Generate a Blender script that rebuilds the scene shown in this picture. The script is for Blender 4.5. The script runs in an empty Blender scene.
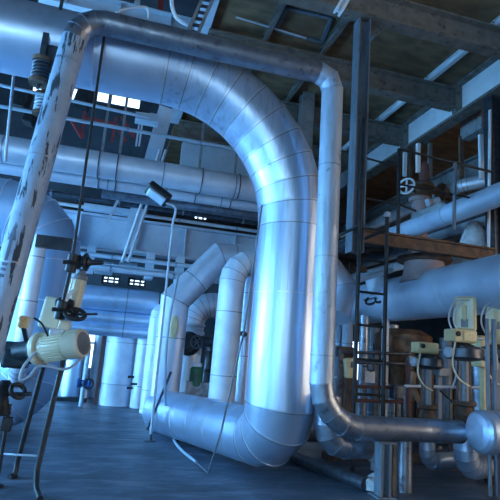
import bpy, bmesh, math, random
from mathutils import Vector, Matrix
random.seed(7)
PI = math.pi
S = bpy.context.scene
COL = S.collection

# ------------------------------------------------------------------ camera
F = 504.0
vz = Vector((190, -2450, F)).normalized()
vx = Vector((1950, 255, F)); vx = (vx - vz * vx.dot(vz)).normalized()
vy = vx.cross(vz)
if vy.z < 0: vy = -vy
EYE = Vector((0, 0, 1.4))
def w(c): return Vector((vx.dot(c), vy.dot(c), vz.dot(c)))
cd = bpy.data.cameras.new('camera'); cam = bpy.data.objects.new('camera', cd); COL.objects.link(cam)
cd.sensor_width = 36; cd.lens = 36 * F / 500; cd.clip_end = 200
r_, u_, b_ = w(Vector((1, 0, 0))), w(Vector((0, -1, 0))), w(Vector((0, 0, -1)))
cam.matrix_world = Matrix(((r_.x, u_.x, b_.x, EYE.x), (r_.y, u_.y, b_.y, EYE.y), (r_.z, u_.z, b_.z, EYE.z), (0, 0, 0, 1)))
S.camera = cam

def at(x, y, **k):
    """point of the hall seen at photo pixel x, y on a plane X=, Y= or Z="""
    r = w(Vector((x - 250, y - 250, F)))
    for a, v in k.items():
        i = 'XYZ'.index(a)
        return EYE + r * ((v - EYE[i]) / r[i])
V = Vector

# ------------------------------------------------------------------ materials
def mat(name, c1, c2=None, rough=.5, metal=0., scale=6., stretch=(1, 1, 1), lo=.4, hi=.65, bump=.0, bscale=20., rvar=.1, emit=None, c3=None, lo3=.62, hi3=.7, s3=10., st3=(1, 1, 1)):
    m = bpy.data.materials.new(name); m.use_nodes = True
    nt = m.node_tree; N = nt.nodes; L = nt.links
    bs = N['Principled BSDF']
    bs.inputs['Metallic'].default_value = metal
    tc = N.new('ShaderNodeTexCoord'); mp = N.new('ShaderNodeMapping'); mp.inputs['Scale'].default_value = stretch
    L.new(tc.outputs['Object'], mp.inputs['Vector'])
    no = N.new('ShaderNodeTexNoise'); no.inputs['Scale'].default_value = scale; no.inputs['Detail'].default_value = 6
    L.new(mp.outputs[0], no.inputs['Vector'])
    ra = N.new('ShaderNodeValToRGB')
    ra.color_ramp.elements[0].position = lo; ra.color_ramp.elements[1].position = hi
    c2 = c2 or tuple(x * .8 for x in c1)
    ra.color_ramp.elements[0].color = (*c1, 1); ra.color_ramp.elements[1].color = (*c2, 1)
    L.new(no.outputs['Fac'], ra.inputs['Fac'])
    out = ra.outputs['Color']
    if c3:
        mp3 = N.new('ShaderNodeMapping'); mp3.inputs['Scale'].default_value = st3; mp3.inputs['Location'].default_value = (3.1, 1.7, .4)
        L.new(tc.outputs['Object'], mp3.inputs['Vector'])
        n3 = N.new('ShaderNodeTexNoise'); n3.inputs['Scale'].default_value = s3; n3.inputs['Detail'].default_value = 7; n3.inputs['Roughness'].default_value = .6
        L.new(mp3.outputs[0], n3.inputs['Vector'])
        r3 = N.new('ShaderNodeValToRGB'); r3.color_ramp.elements[0].position = lo3; r3.color_ramp.elements[1].position = hi3
        L.new(n3.outputs['Fac'], r3.inputs['Fac'])
        mx = N.new('ShaderNodeMix'); mx.data_type = 'RGBA'
        L.new(r3.outputs['Color'], mx.inputs[0]); L.new(out, mx.inputs[6]); mx.inputs[7].default_value = (*c3, 1)
        out = mx.outputs[2]
    L.new(out, bs.inputs['Base Color'])
    mr = N.new('ShaderNodeMapRange'); mr.inputs[3].default_value = max(.05, rough - rvar); mr.inputs[4].default_value = min(1, rough + rvar)
    L.new(no.outputs['Fac'], mr.inputs[0]); L.new(mr.outputs[0], bs.inputs['Roughness'])
    if bump:
        nb = N.new('ShaderNodeTexNoise'); nb.inputs['Scale'].default_value = bscale; nb.inputs['Detail'].default_value = 3
        L.new(mp.outputs[0], nb.inputs['Vector'])
        bn = N.new('ShaderNodeBump'); bn.inputs['Strength'].default_value = bump; bn.inputs['Distance'].default_value = .05
        L.new(nb.outputs['Fac'], bn.inputs['Height']); L.new(bn.outputs[0], bs.inputs['Normal'])
    if emit:
        bs.inputs['Emission Color'].default_value = (*emit[:3], 1); bs.inputs['Emission Strength'].default_value = emit[3]
    return m

ALU = mat('aluminium_cladding', (.62, .75, .93), (.51, .64, .83), .40, .76, 1.6, bump=.16, bscale=3, rvar=.08, c3=(.42, .49, .6), lo3=.55, hi3=.75, s3=2.2)
ALUV = mat('reflection_streaked_cladding', (.62, .75, .93), (.51, .64, .83), .38, .76, 1.6, stretch=(3, 3, .25), rvar=.12, bump=.12, bscale=2.5, c3=(.36, .45, .6), lo3=.5, hi3=.72, s3=3, st3=(4, 4, .22))  # lengthwise streaks put reflections down the leg into the base colour
ALUR = mat('brown_reflection_aluminium', (.72, .68, .66), (.55, .5, .48), .36, .5, 3, bump=.12, bscale=4, c3=(.3, .22, .18), lo3=.55, hi3=.75, s3=3)  # brown reflection painted into the base colours
ALUK = mat('pale_blue_cladding', (.55, .66, .82), (.45, .56, .72), .42, .3, 1.6, bump=.12, bscale=3, c3=(.36, .46, .6), lo3=.55, hi3=.75, s3=2.2)
TEAL = mat('faded_blue_cladding', (.33, .49, .68), (.27, .42, .6), .45, .25, 1.6, bump=.12, bscale=3)
ALUD = mat('weathered_aluminium', (.36, .40, .47), (.25, .28, .34), .40, .85, 5, bump=.15, bscale=9, c3=(.13, .13, .15), lo3=.55, hi3=.72, s3=9)
ALUB = mat('bright_aluminium', (.72, .77, .85), (.6, .66, .76), .42, .5, 3, bump=.12, bscale=4)
ALUW = mat('pale_cladding', (.74, .80, .88), (.58, .66, .78), .5, .25, 3, bump=.15, bscale=6)
BANDM = mat('strap_metal', (.34, .40, .50), (.28, .33, .42), .4, .7, 12)
BANDL = mat('pale_strap', (.72, .78, .86), (.62, .68, .78), .35, .6, 12)
PEEL = mat('peeling_pale_paint', (.34, .44, .57), (.27, .36, .48), .55, .1, 5, bump=.25, bscale=14, c3=(.035, .05, .07), lo3=.545, hi3=.575, s3=4.0, st3=(3.6, 3.6, .55))
PALEP = mat('pale_painted_steel', (.55, .63, .72), (.45, .53, .63), .5, .15, 4, bump=.12, bscale=12, c3=(.2, .24, .28), lo3=.66, hi3=.72, s3=14)
PALED = mat('scuffed_pale_steel', (.46, .54, .65), (.35, .43, .54), .45, .35, 3, stretch=(2, 2, .6), bump=.3, bscale=7, c3=(.2, .25, .32), lo3=.6, hi3=.7, s3=7)
GIRD = mat('pale_blue_girder_paint', (.52, .62, .72), (.45, .55, .66), .6, 0, 3, c3=(.3, .36, .42), lo3=.6, hi3=.8, s3=4)
WHITEG = mat('white_girder_paint', (.72, .78, .84), (.65, .71, .78), .6, 0, 3, c3=(.5, .52, .55), lo3=.62, hi3=.8, s3=4)
GREYST = mat('grey_painted_steel', (.26, .28, .30), (.19, .20, .21), .55, .1, 5, bump=.1, c3=(.10, .085, .07), lo3=.58, hi3=.7, s3=9)
ROOFST = mat('dark_roof_steel', (.19, .178, .16), (.13, .12, .108), .6, .1, 5, bump=.1, c3=(.05, .04, .03), lo3=.56, hi3=.7, s3=6)
COLST = mat('dark_column_paint', (.20, .24, .29), (.14, .17, .21), .5, .3, 5, stretch=(3, 3, .5), c3=(.08, .07, .07), lo3=.6, hi3=.75, s3=8)
DARK = mat('black_steel', (.022, .026, .032), (.04, .045, .05), .45, .4, 12)
DARKM = mat('dark_machined_steel', (.10, .12, .15), (.06, .07, .09), .4, .6, 12, c3=(.16, .08, .05), lo3=.6, hi3=.72, s3=12)
RUST = mat('rusty_steel', (.17, .095, .06), (.09, .06, .045), .75, .1, 7, bump=.2, c3=(.05, .045, .045), lo3=.5, hi3=.7, s3=6)
RUSTR = mat('red_primer_steel', (.16, .055, .045), (.11, .045, .04), .7, 0, 7, c3=(.06, .05, .05), lo3=.55, hi3=.7, s3=8)
RUSTP = mat('orange_brown_lagging', (.30, .15, .08), (.17, .09, .055), .7, .1, 5, bump=.2, c3=(.06, .05, .045), lo3=.5, hi3=.7, s3=5)
PINK = mat('dull_pink_primer', (.40, .30, .30), (.31, .24, .25), .65, .05, 6)
WOOD = mat('dark_ceiling_boards', (.24, .15, .08), (.14, .092, .052), .8, 0, 2.5, stretch=(1, 2, 1), bump=.2, c3=(.16, .09, .05), lo3=.55, hi3=.7, s3=1.3)
FLOORM = mat('worn_concrete_floor', (.075, .108, .155), (.048, .068, .098), .5, 0, 1.6, rvar=.2, bump=.3, bscale=7, c3=(.17, .21, .265), lo3=.5, hi3=.72, s3=2.2, st3=(.7, 2.2, 1))
WALLM = mat('grey_plaster_wall', (.06, .075, .095), (.04, .05, .065), .85, 0, 1.5, bump=.1)
BRICK = mat('dark_brown_wall', (.07, .055, .05), (.04, .035, .035), .85, 0, 2)
CREAM = mat('cream_enamel', (.74, .66, .48), (.66, .59, .43), .35, 0, 5, c3=(.4, .38, .28), lo3=.66, hi3=.75, s3=12)
YELLOW = mat('pale_yellow_enamel', (.80, .62, .33), (.69, .53, .28), .42, 0, 6, c3=(.36, .31, .16), lo3=.62, hi3=.74, s3=14)
YPLATE = mat('light_cream_plate', (.88, .78, .56), (.82, .72, .5), .45, 0, 6)
WHITE = mat('white_enamel', (.8, .84, .88), (.7, .75, .8), .4, 0, 6)
CABLE = mat('grey_white_hose', (.6, .66, .72), (.52, .58, .64), .45, 0, 8)
CABLEP = mat('pale_blue_hose', (.42, .55, .66), (.36, .48, .6), .45, 0, 8)
RED = mat('red_paint', (.36, .05, .05), (.26, .045, .045), .5, 0, 6)
GREEN = mat('green_paint', (.03, .16, .09), (.03, .11, .07), .5, 0, 6)
BLUEP = mat('blue_paint', (.03, .14, .4), (.03, .1, .3), .45, 0, 6)
ARROW = mat('faded_dark_marking', (.10, .13, .19), (.16, .2, .27), .7, 0, 18)
CLOTHM = mat('dirty_white_cloth', (.6, .63, .66), (.42, .45, .48), .85, 0, 8, bump=.3)
WIN = mat('daylight_window_glass', (.8, .88, 1), (.75, .85, 1), .3, 0, 2, emit=(.55, .76, 1.0, 1.5))
GLOWL = mat('added_left_light_pane', (.8, .88, 1), (.75, .85, 1), .3, 0, 2, emit=(.20, .55, 1.0, 18.0))  # glow of the unseen left wall panes, added as main light
GLOWB = mat('added_front_fill_pane', (.8, .88, 1), (.75, .85, 1), .3, 0, 2, emit=(.56, .82, 1.0, 5.0))  # glow of panes added behind the viewpoint as front fill
GLOWR = mat('added_warm_light_pane', (1, .92, .82), (1, .9, .8), .3, 0, 2, emit=(1.0, .8, .6, 3.6))  # glow of unseen panes added for warm light from the right
LENS = mat('lamp_glass', (.65, .78, .9), (.55, .7, .85), .15, .2, 6)

# ------------------------------------------------------------------ mesh helpers
def B(): return bmesh.new()
def box(bm, c, s, R=None, bev=0):
    r = bmesh.ops.create_cube(bm, size=1)
    vs = r['verts']
    M = Matrix.Translation(V(c)) @ (R.to_4x4() if R else Matrix()) @ Matrix.Diagonal((*s, 1))
    bmesh.ops.transform(bm, matrix=M, verts=vs)
    if bev:
        es = list({e for v in vs for e in v.link_edges})
        bmesh.ops.bevel(bm, geom=es, offset=bev, segments=2, affect='EDGES', profile=.5)
def span(bm, a, b, bev=0):
    a, b = V(a), V(b); box(bm, (a + b) / 2, [abs(x) for x in (b - a)], None, bev)
def frame_of(d):
    d = V(d).normalized()
    up = V((0, 0, 1)) if abs(d.z) < .9 else V((0, 1, 0))
    x = up.cross(d).normalized(); y = d.cross(x)
    return x, y, d
def bar(bm, a, b, wd, ht, up=None):
    a, b = V(a), V(b); d = (b - a).normalized()
    u = V(up) if up else (V((0, 0, 1)) if abs(d.z) < .9 else V((0, 1, 0)))
    x = u.cross(d).normalized(); y = d.cross(x)
    R = Matrix((x, y, d)).transposed()
    box(bm, (a + b) / 2, (wd, ht, (b - a).length), R)
def rings_of(pts, r, seg):
    pts = [V(p) for p in pts]; n = len(pts)
    rr = r if isinstance(r, (list, tuple)) else [r] * n
    d = [(pts[i + 1] - pts[i]).normalized() for i in range(n - 1)]
    x, y, _ = frame_of(d[0]); out = []
    for i in range(n):
        din = d[max(0, i - 1)]; dout = d[min(i, n - 2)]
        nn = (din + dout).normalized(); ring = []
        for k in range(seg):
            a = 2 * PI * k / seg
            o = (x * math.cos(a) + y * math.sin(a)) * rr[i]
            ring.append(pts[i] + o - din * (o.dot(nn) / din.dot(nn)))
        out.append((pts[i], ring, nn))
        if (din - dout).length > 1e-6:
            q = din.rotation_difference(dout); x = q @ x; y = q @ y
    return out
def skin_rings(bm, rs, cap0=False, cap1=False, sharp=True):
    vs = [[bm.verts.new(p) for p in r[1]] for r in rs]; n = len(vs[0])
    for i in range(len(vs) - 1):
        for k in range(n):
            f = bm.faces.new((vs[i][k], vs[i][(k + 1) % n], vs[i + 1][(k + 1) % n], vs[i + 1][k])); f.smooth = True
    if sharp:
        for v in vs[1:-1]:
            for k in range(n):
                e = bm.edges.get((v[k], v[(k + 1) % n]))
                if e: e.smooth = False
    for c, ring, fl in ((cap0, vs[0], True), (cap1, vs[-1], False)):
        if c:
            f = bm.faces.new(list(reversed(ring)) if fl else ring); f.smooth = False
            for e in f.edges: e.smooth = False
def tube(bm, pts, r, seg=10, sharp=False, cap=True):
    skin_rings(bm, rings_of(pts, r, seg), cap, cap, sharp)
def cyl(bm, a, b, r, seg=20): tube(bm, [a, b], r, seg)
def lathe(bm, o, d, prof, seg=24):
    """prof: list of (radius, height along d)"""
    x, y, d = frame_of(d); o = V(o)
    rs = [(o + d * h, [o + d * h + (x * math.cos(2 * PI * k / seg) + y * math.sin(2 * PI * k / seg)) * max(r, .0005) for k in range(seg)], d) for r, h in prof]
    skin_rings(bm, rs, True, True, True)
def torus(bm, c, ax, R, r, seg=24, s2=8):
    x, y, _ = frame_of(ax); c = V(c)
    vs = []
    for i in range(seg):
        a = 2 * PI * i / seg; rad = x * math.cos(a) + y * math.sin(a)
        vs.append([bm.verts.new(c + rad * (R + r * math.cos(2 * PI * j / s2)) + V(ax).normalized() * r * math.sin(2 * PI * j / s2)) for j in range(s2)])
    for i in range(seg):
        for j in range(s2):
            f = bm.faces.new((vs[i][j], vs[(i + 1) % seg][j], vs[(i + 1) % seg][(j + 1) % s2], vs[i][(j + 1) % s2])); f.smooth = True
def ring_band(bm, ring, wdt, h):
    c, vs, n = ring
    prof = [(.99, -wdt), (1 + h, -wdt), (1 + h, wdt), (.99, wdt)]
    rs = [(c, [c + (p - c) * s + n * o for p in vs], n) for s, o in prof]
    skin_rings(bm, rs, sharp=True)
def smooth_path(pts, n=8):
    pts = [V(p) for p in pts]; P = [pts[0]] + pts + [pts[-1]]; out = []
    for i in range(1, len(P) - 2):
        for k in range(n):
            t = k / n; a, b, c, d = P[i - 1], P[i], P[i + 1], P[i + 2]
            out.append(.5 * ((2 * b) + (c - a) * t + (2 * a - 5 * b + 4 * c - d) * t * t + (3 * b - a - 3 * c + d) * t ** 3))
    return out + [pts[-1]]
def hose(bm, pts, r, n=8, seg=8): tube(bm, smooth_path(pts, n), r, seg)

# ------------------------------------------------------------------ objects
def link(name, bm, m, parent=None, loc=None):
    me = bpy.data.meshes.new(name)
    bmesh.ops.recalc_face_normals(bm, faces=bm.faces)
    root = parent
    off = V((0, 0, 0))
    while root is not None: off += V(root.location); root = root.parent
    if parent is None and loc is not None: off = V(loc)
    bmesh.ops.translate(bm, verts=bm.verts, vec=-off)
    bm.to_mesh(me); bm.free(); me.materials.append(m)
    o = bpy.data.objects.new(name, me); COL.objects.link(o)
    if parent is not None: o.parent = parent
    else: o.location = off
    return o
def tag(o, label, cat, group=None, kind=None):
    o['label'] = label; o['category'] = cat
    if group: o['group'] = group
    if kind: o['kind'] = kind
    return o
def thing(name, loc, label, cat, group=None):
    o = bpy.data.objects.new(name, None); COL.objects.link(o); o.location = V(loc); o.empty_display_size = .1
    return tag(o, label, cat, group)
def solo(name, bm, m, label, cat, group=None, loc=None):
    if loc is None:
        bm.verts.ensure_lookup_table(); xs = [v.co for v in bm.verts]
        loc = (sum(v.x for v in xs) / len(xs), sum(v.y for v in xs) / len(xs), min(v.z for v in xs))
    return tag(link(name, bm, m, None, loc), label, cat, group)
def struct(name, bm, m, parent=None):
    o = link(name, bm, m, parent)
    if parent is None: o['kind'] = 'structure'
    return o
def copy_tree(o, loc):
    r = o.copy(); COL.objects.link(r); r.location = V(loc)
    for ch in list(o.children):
        c = ch.copy(); COL.objects.link(c); c.parent = r
        for g in list(ch.children):
            d = g.copy(); COL.objects.link(d); d.parent = c
    return r

def pipe(name, label, cat, corners, r, bend=None, gores=4, m=ALU, bm_=BANDM, every=0, seg=40, group=None, mats=None, caps=(True, True), band_elbow=True, bw=.012, bh=.014, offs=.5, partlabels=None, bme=None, rend=None):
    """an insulated pipe: straight_run and elbow parts with seam bands; corners rounded with radius bend"""
    C = [V(c) for c in corners]; n = len(C)
    bend = bend if isinstance(bend, (list, tuple)) else [bend] * n
    gl = gores if isinstance(gores, (list, tuple)) else [gores] * n
    pts = [C[0]]; spans = []
    for i in range(1, n - 1):
        d1 = (C[i] - C[i - 1]).normalized(); d2 = (C[i + 1] - C[i]).normalized(); a = d1.angle(d2)
        bd = bend[i]; g = gl[i]
        if not bd or g < 1 or a < .02:
            j = len(pts); pts.append(C[i]); spans.append((j, j)); continue
        t = bd * math.tan(a / 2); s = C[i] - d1 * t
        axn = d1.cross(d2).normalized(); cen = s + axn.cross(d1) * bd
        j0 = len(pts)
        for k in range(g + 1): pts.append(cen + Matrix.Rotation(a * k / g, 3, axn) @ (s - cen))
        spans.append((j0, len(pts) - 1))
    pts.append(C[-1])
    rl = [r] * len(pts)
    if rend:
        a, b = spans[-1]
        for i in range(a, len(pts)): rl[i] = r + (rend - r) * min(1, (i - a) / max(1, b - a))
    rs = rings_of(pts, rl, seg)
    root = thing(name, (C[0].x, C[0].y, C[0].z), label, cat, group)
    st = 0; runs = []
    for a, b in spans + [(len(pts) - 1, None)]:
        runs.append((st, a)); st = b
    nr = 0
    for q, (a, b) in enumerate(runs):
        bm = B(); last = q == len(runs) - 1
        skin_rings(bm, rs[a:b + 1], q == 0 and caps[0], last and caps[1])
        mm = mats[q] if mats else m
        o = link('straight_run', bm, mm, root)
        if partlabels and partlabels[q]: o['label'] = partlabels[q]
        ev = every[q] if isinstance(every, list) else every
        if ev:
            Ln = (pts[b] - pts[a]).length; d = (pts[b] - pts[a]).normalized(); k = ev * offs
            while k < Ln - .05:
                c = pts[a] + d * k; base = rs[a]
                x = [p - d * (p - pts[a]).dot(d) for p in base[1]]
                b2 = B(); ring_band(b2, (c, [p + d * k for p in x], d), bw, bh); link('seam_band', b2, bm_, root); k += ev
    for q, (a, b) in enumerate(spans):
        if a == b:
            if band_elbow:
                b2 = B(); ring_band(b2, rs[a], bw, bh); link('seam_band', b2, bm_, root)
            continue
        bm = B(); skin_rings(bm, rs[a:b + 1]); o = link('elbow', bm, (mats[q + 1] if mats else m), root)
        if band_elbow:
            for k in range(a, b + 1):
                b2 = B(); ring_band(b2, rs[k], bw * .7, bh); link('seam_band', b2, bm_, root)
                if bme:
                    c_, v_, n_ = rs[k]; o_ = n_ * .02; b2 = B(); ring_band(b2, (c_ + o_, [p + o_ for p in v_], n_), .006, .005); link('seam_gap', b2, bme, root)
    return root

def ibeam(bm, a, b, wd, ht, tf=.03, tw=.025, up=(0, 0, 1)):
    a, b = V(a), V(b); d = (b - a).normalized(); u = V(up); x = u.cross(d).normalized(); u = d.cross(x)
    bar(bm, a, b, tw, ht - 2 * tf, u)
    bar(bm, a + u * (ht / 2 - tf / 2), b + u * (ht / 2 - tf / 2), wd, tf, u)
    bar(bm, a - u * (ht / 2 - tf / 2), b - u * (ht / 2 - tf / 2), wd, tf, u)
def ibeam_thing(name, label, cat, a, b, wd, ht, m, stiff=0, up=(0, 0, 1), tf=.03, group=None, mweb=None, tw=.025):
    a, b = V(a), V(b); d = (b - a).normalized(); u = V(up); x = u.cross(d).normalized(); u = d.cross(x)
    t = thing(name, a, label, cat, group)
    bm = B(); bar(bm, a, b, tw, ht - 2 * tf, u); link('web', bm, mweb or m, t)
    for s in (1, -1):
        bm = B(); bar(bm, a + u * s * (ht / 2 - tf / 2), b + u * s * (ht / 2 - tf / 2), wd, tf, u); link('flange', bm, m, t)
    if stiff:
        L = (b - a).length; k = stiff * .5
        while k < L:
            bm = B(); c = a + d * k
            bar(bm, c - d * .012, c + d * .012, wd * .96, ht - 2 * tf, u); link('stiffener', bm, m, t); k += stiff
    return t

# ================================================================== SETTING
bm = B(); span(bm, (-8, -7, -.2), (13, 18, 0)); struct('floor', bm, FLOORM)
bm = B(); span(bm, (1.05, 3.2, 7.5), (13, 18, 7.7)); struct('ceiling', bm, WOOD)
bm = B(); span(bm, (-8, -7, 12.4), (13, 18, 12.6)); struct('ceiling_hall_roof', bm, WALLM)
# wall with window openings along one axis
def wall_with_windows(tagname, axis, pos, thick, lo, hi, z0, z1, holes, m, wm, first, sign, mull=(3, 2)):
    """axis 'X': the wall runs along X at Y=pos; holes: (u0,u1,v0,v1)"""
    us = sorted({lo, hi, *[h[0] for h in holes], *[h[1] for h in holes]}); zs = sorted({z0, z1, *[h[2] for h in holes], *[h[3] for h in holes]})
    bm = B()
    def P(u, v, d): return (u, pos + d, v) if axis == 'X' else (pos + d, u, v)
    for i in range(len(us) - 1):
        for j in range(len(zs) - 1):
            cu, cz = (us[i] + us[i + 1]) / 2, (zs[j] + zs[j + 1]) / 2
            if any(h[0] < cu < h[1] and h[2] < cz < h[3] for h in holes): continue
            span(bm, P(us[i], zs[j], 0), P(us[i + 1], zs[j + 1], thick))
    struct(tagname, bm, m)
    for k, h in enumerate(holes):
        bm = B(); d0, d1 = (.35 * thick, .65 * thick)
        f = .07
        span(bm, P(h[0], h[2], d0), P(h[0] + f, h[3], d1)); span(bm, P(h[1] - f, h[2], d0), P(h[1], h[3], d1))
        span(bm, P(h[0], h[2], d0), P(h[1], h[2] + f, d1)); span(bm, P(h[0], h[3] - f, d0), P(h[1], h[3], d1))
        for q in range(1, mull[0]):
            u = h[0] + (h[1] - h[0]) * q / mull[0]; span(bm, P(u - .03, h[2], d0), P(u + .03, h[3], d1))
        for q in range(1, mull[1]):
            v = h[2] + (h[3] - h[2]) * q / mull[1]; span(bm, P(h[0], v - .03, d0), P(h[1], v + .03, d1))
        fr = struct('window_%d' % (first + k), bm, WALLM)
        bm = B(); span(bm, P(h[0] + .01, h[2] + .01, thick * .48), P(h[1] - .01, h[3] - .01, thick * .52)); link('pane', bm, wm, fr)
holes = [(-6.5, -4.2, 1.0, 4.2), (-3.6, -1.8, 9.4, 10.6), (-1.5, .1, 9.6, 10.5), (1.9, 2.75, 7.5, 8.25), (2.95, 3.75, 7.6, 8.3), (4.0, 4.9, 7.7, 8.3), (2.35, 2.9, 5.65, 6.2), (-.45, .15, 3.3, 3.6), (.4, 1.0, 3.3, 3.6), (-1.6, -.2, .5, 2.2), (6.2, 7.2, .9, 2.6), (8.2, 9.2, .7, 2.2), (10.0, 11.0, .9, 2.4)]
wall_with_windows('wall_back', 'X', 17.2, .3, -8, 13, 0, 12.4, holes, WALLM, WIN, 1, 1)
lh = [(-5.6, -2.6, .6, 3.2), (2.0, 5.2, .6, 3.4), (6.0, 9.2, .6, 3.4), (10.0, 13.2, .6, 4.2)]
wall_with_windows('wall_left', 'Y', -8.0, -.3, -7, 18, 0, 12.4, lh, WALLM, GLOWL, 20, -1, (4, 6))  # window openings here are added, placed and sized for the light from the left
rh = [(-7.2, -4.6, 1.2, 3.8), (-3.8, -1.0, 1.2, 3.8)]
wall_with_windows('wall_front', 'X', -7, -.3, -8, 13, 0, 12.4, rh, WALLM, GLOWB, 30, -1, (4, 5))  # openings out of view, added to light the pipes from the front

wall_with_windows('wall_right', 'Y', 13, .2, -7, 18.2, 0, 12.4, [(-5.5, -1.8, .8, 5.5), (-1.0, 2.7, .8, 5.5)], BRICK, GLOWR, 40, 1, (4, 5))  # openings out of view, added to warm the ceiling and right side
# ================================================================== BIG PIPES
Y0 = 6.3
pipe('insulated_pipe', 'largest aluminium-clad pipe arching down to the floor and running back along the corridor', 'pipe',
     [(-4.6, 5.93, 4.83), (2.08, 5.93, 4.83), (2.08, 5.93, .42), (1.03, 9.0, .33)], .43, [0, 1.82, .44, 0], [0, 10, 3, 0], every=[1.55, 1.45, .5], seg=64, bw=.008, bh=.012, offs=.6, bm_=BANDL, bme=BANDM, rend=.345, mats=[ALU, ALUV, ALU])  # pale band colour stands in for highlights along the seam edges
pipe('narrow_pipe', 'narrow steel pipe frame with peeling leaning riser, crossing in front of the largest pipe', 'pipe',
     [(-1.17, 5.25, 0), (-.73, 5.25, 4.83), (2.26, 5.25, 4.83), (2.3, 5.25, .70), (4.06, 5.25, .70)], .13,
     [0, .3, .2, .45, 0], [0, 4, 2, 4, 0], m=PALEP, mats=[PEEL, ALUD, PALED, ALUD, ALUR], every=1.1, seg=32, bw=.008, bh=.03, offs=.9,
     partlabels=['pale paint peeling off in dark streaks', 'dull dark zinc', None, 'metal with a painted brown reflection'])
# arrow and stripe markings on the riser: curved decals hugging the pipe
def riser_pt(z, ang, r):
    t = z / 4.83; c = V((-1.17 + .44 * t, 5.25, z)); d = V((.44, 0, 4.83)).normalized()
    x = V((1, 0, 0)); x = (x - d * x.dot(d)).normalized(); y = d.cross(x)
    return c + (x * math.cos(ang) + y * math.sin(ang)) * r
def decal(bm, z0, z1, a0, a1, taper=False):
    n = 6; vs = []
    for i in range(2):
        row = []
        for k in range(n + 1):
            wdt = 1 if not (taper and i) else .04
            a = (a0 + a1) / 2 + (a1 - a0) * (k / n - .5) * wdt
            row.append((bm.verts.new(riser_pt((z0, z1)[i], a, .1315)), bm.verts.new(riser_pt((z0, z1)[i], a, .1345))))
        vs.append(row)
    for k in range(n):
        for q in (0, 1): bm.faces.new((vs[0][k][q], vs[0][k + 1][q], vs[1][k + 1][q], vs[1][k][q]))
NP = bpy.data.objects['narrow_pipe']
bm = B(); decal(bm, 2.28, 2.46, -PI / 2 - .62, -PI / 2 + .02, True); decal(bm, 2.08, 2.28, -PI / 2 - .42, -PI / 2 - .18)
for zz in (1.92, 1.98, 2.03): decal(bm, zz, zz + .03, -PI / 2 - .5, -PI / 2 - .1)
link('flow_arrow', bm, ARROW, NP)['label'] = 'faded dark arrow pointing up'

pipe('horizontal_pipe', 'silver horizontal pipe with welded collars passing behind the arch', 'pipe', [(-4, 9, 4.5), (3.6, 9, 4.5)], .235, every=1.35, m=ALUB, seg=40, offs=.4)
zD = at(100, 182, Y=9.6).z
pipe('horizontal_pipe', 'thin silver horizontal pipe just below the collared pipe', 'pipe', [(-4, 9.6, zD), (4, 9.6, zD)], .125, every=1.1, m=ALUB, seg=24, offs=.3)
zD2 = at(200, 207, Y=10.4).z
pipe('horizontal_pipe', 'dull grey horizontal pipe above the dark recess over the stiffened girder', 'pipe', [(-.5, 10.4, zD2), (4.4, 10.4, zD2)], .12, every=1.3, m=ALUD, seg=24)
# background pipes
pipe('background_pipe', 'wide pale blue clad pipe bending down behind the peeling riser to the floor', 'pipe',
     [(-4.2, 8.25, 3.25), (-1.06, 8.25, 3.25), (-1.06, 8.25, .52), (-4.2, 8.25, .52)], .5, [0, .72, .53, 0], [0, 5, 5, 0], m=TEAL, every=1.2, seg=48, bw=.01, bm_=BANDL)
pipe('downpipe', 'slim double pale downpipe in front of the wide pale blue pipe', 'pipe', [at(40, 236, Y=7.3), V((at(40, 236, Y=7.3).x, 7.3, 1.0)), V((at(40, 236, Y=7.3).x - .1, 8.0, .7))], .11, [0, .25, 0], [0, 3, 0], m=ALUW, every=.6, seg=24, bw=.008, bh=.04)
for i, (z, r, nm) in enumerate(((at(110, 299, Y=11.9).z, .27, 'uppermost and thickest of the three blue pipes crossing the corridor end'), (at(110, 318, Y=11.9).z, .155, 'middle of the three blue pipes crossing the corridor end'), (at(110, 330, Y=11.9).z, .14, 'lowest of the three blue pipes crossing the corridor end'))):
    pipe('crossing_pipe', nm, 'pipe', [(-3.6, 11.85 + .03 * i, z), (1.0, 11.85 + .03 * i, z)], r, m=ALU, every=2.6, seg=32, offs=.5, group='blue pipes at the corridor end')

# mitred pipes between the corridor and the arch
P1, P2, P3 = at(268, 259, Y=9), at(220, 257, Y=9), at(175, 301, Y=9)
pipe('mitred_pipe', 'clad pipe with a slanting mitred middle, under the girder by the arch', 'pipe', [P1, P2, P3, V((P3.x - .02, 9, .4))], .255, 0, 0, m=ALUB, every=1.3, seg=40, bw=.009)
Q1, Q2 = at(240, 305, Y=9.9), at(193, 305, Y=9.9)
pipe('elbow_pipe', 'smaller gored elbow pipe dropping to a handwheel valve under the slanting pipe', 'pipe', [Q1 + V((.5, 0, 0)), Q2, V((Q2.x, 9.9, 0))], .25, [0, .4, 0], [0, 6, 0], m=ALUB, every=.85, seg=36, bw=.008)
R1, R2 = at(275, 262, Y=8), at(234, 262, Y=8)
pipe('branch_pipe', 'bright white-silver branch pipe rising close beside the arch leg', 'pipe', [R1 + V((.3, .25, 0)), R2, V((R2.x - .02, 8.0, .5))], .21, [0, .36, 0], [0, 4, 0], m=ALUW, every=1.0, seg=36, bw=.008)
r4 = at(246, 330, Y=8.7)
pipe('branch_pipe', 'slimmer blue-silver branch pipe squeezed between white branch and arch leg', 'pipe', [V((r4.x, 8.75, 3.0)), V((r4.x, 8.75, .5))], .17, m=ALU, every=1.1, seg=30, bw=.008)
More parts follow.
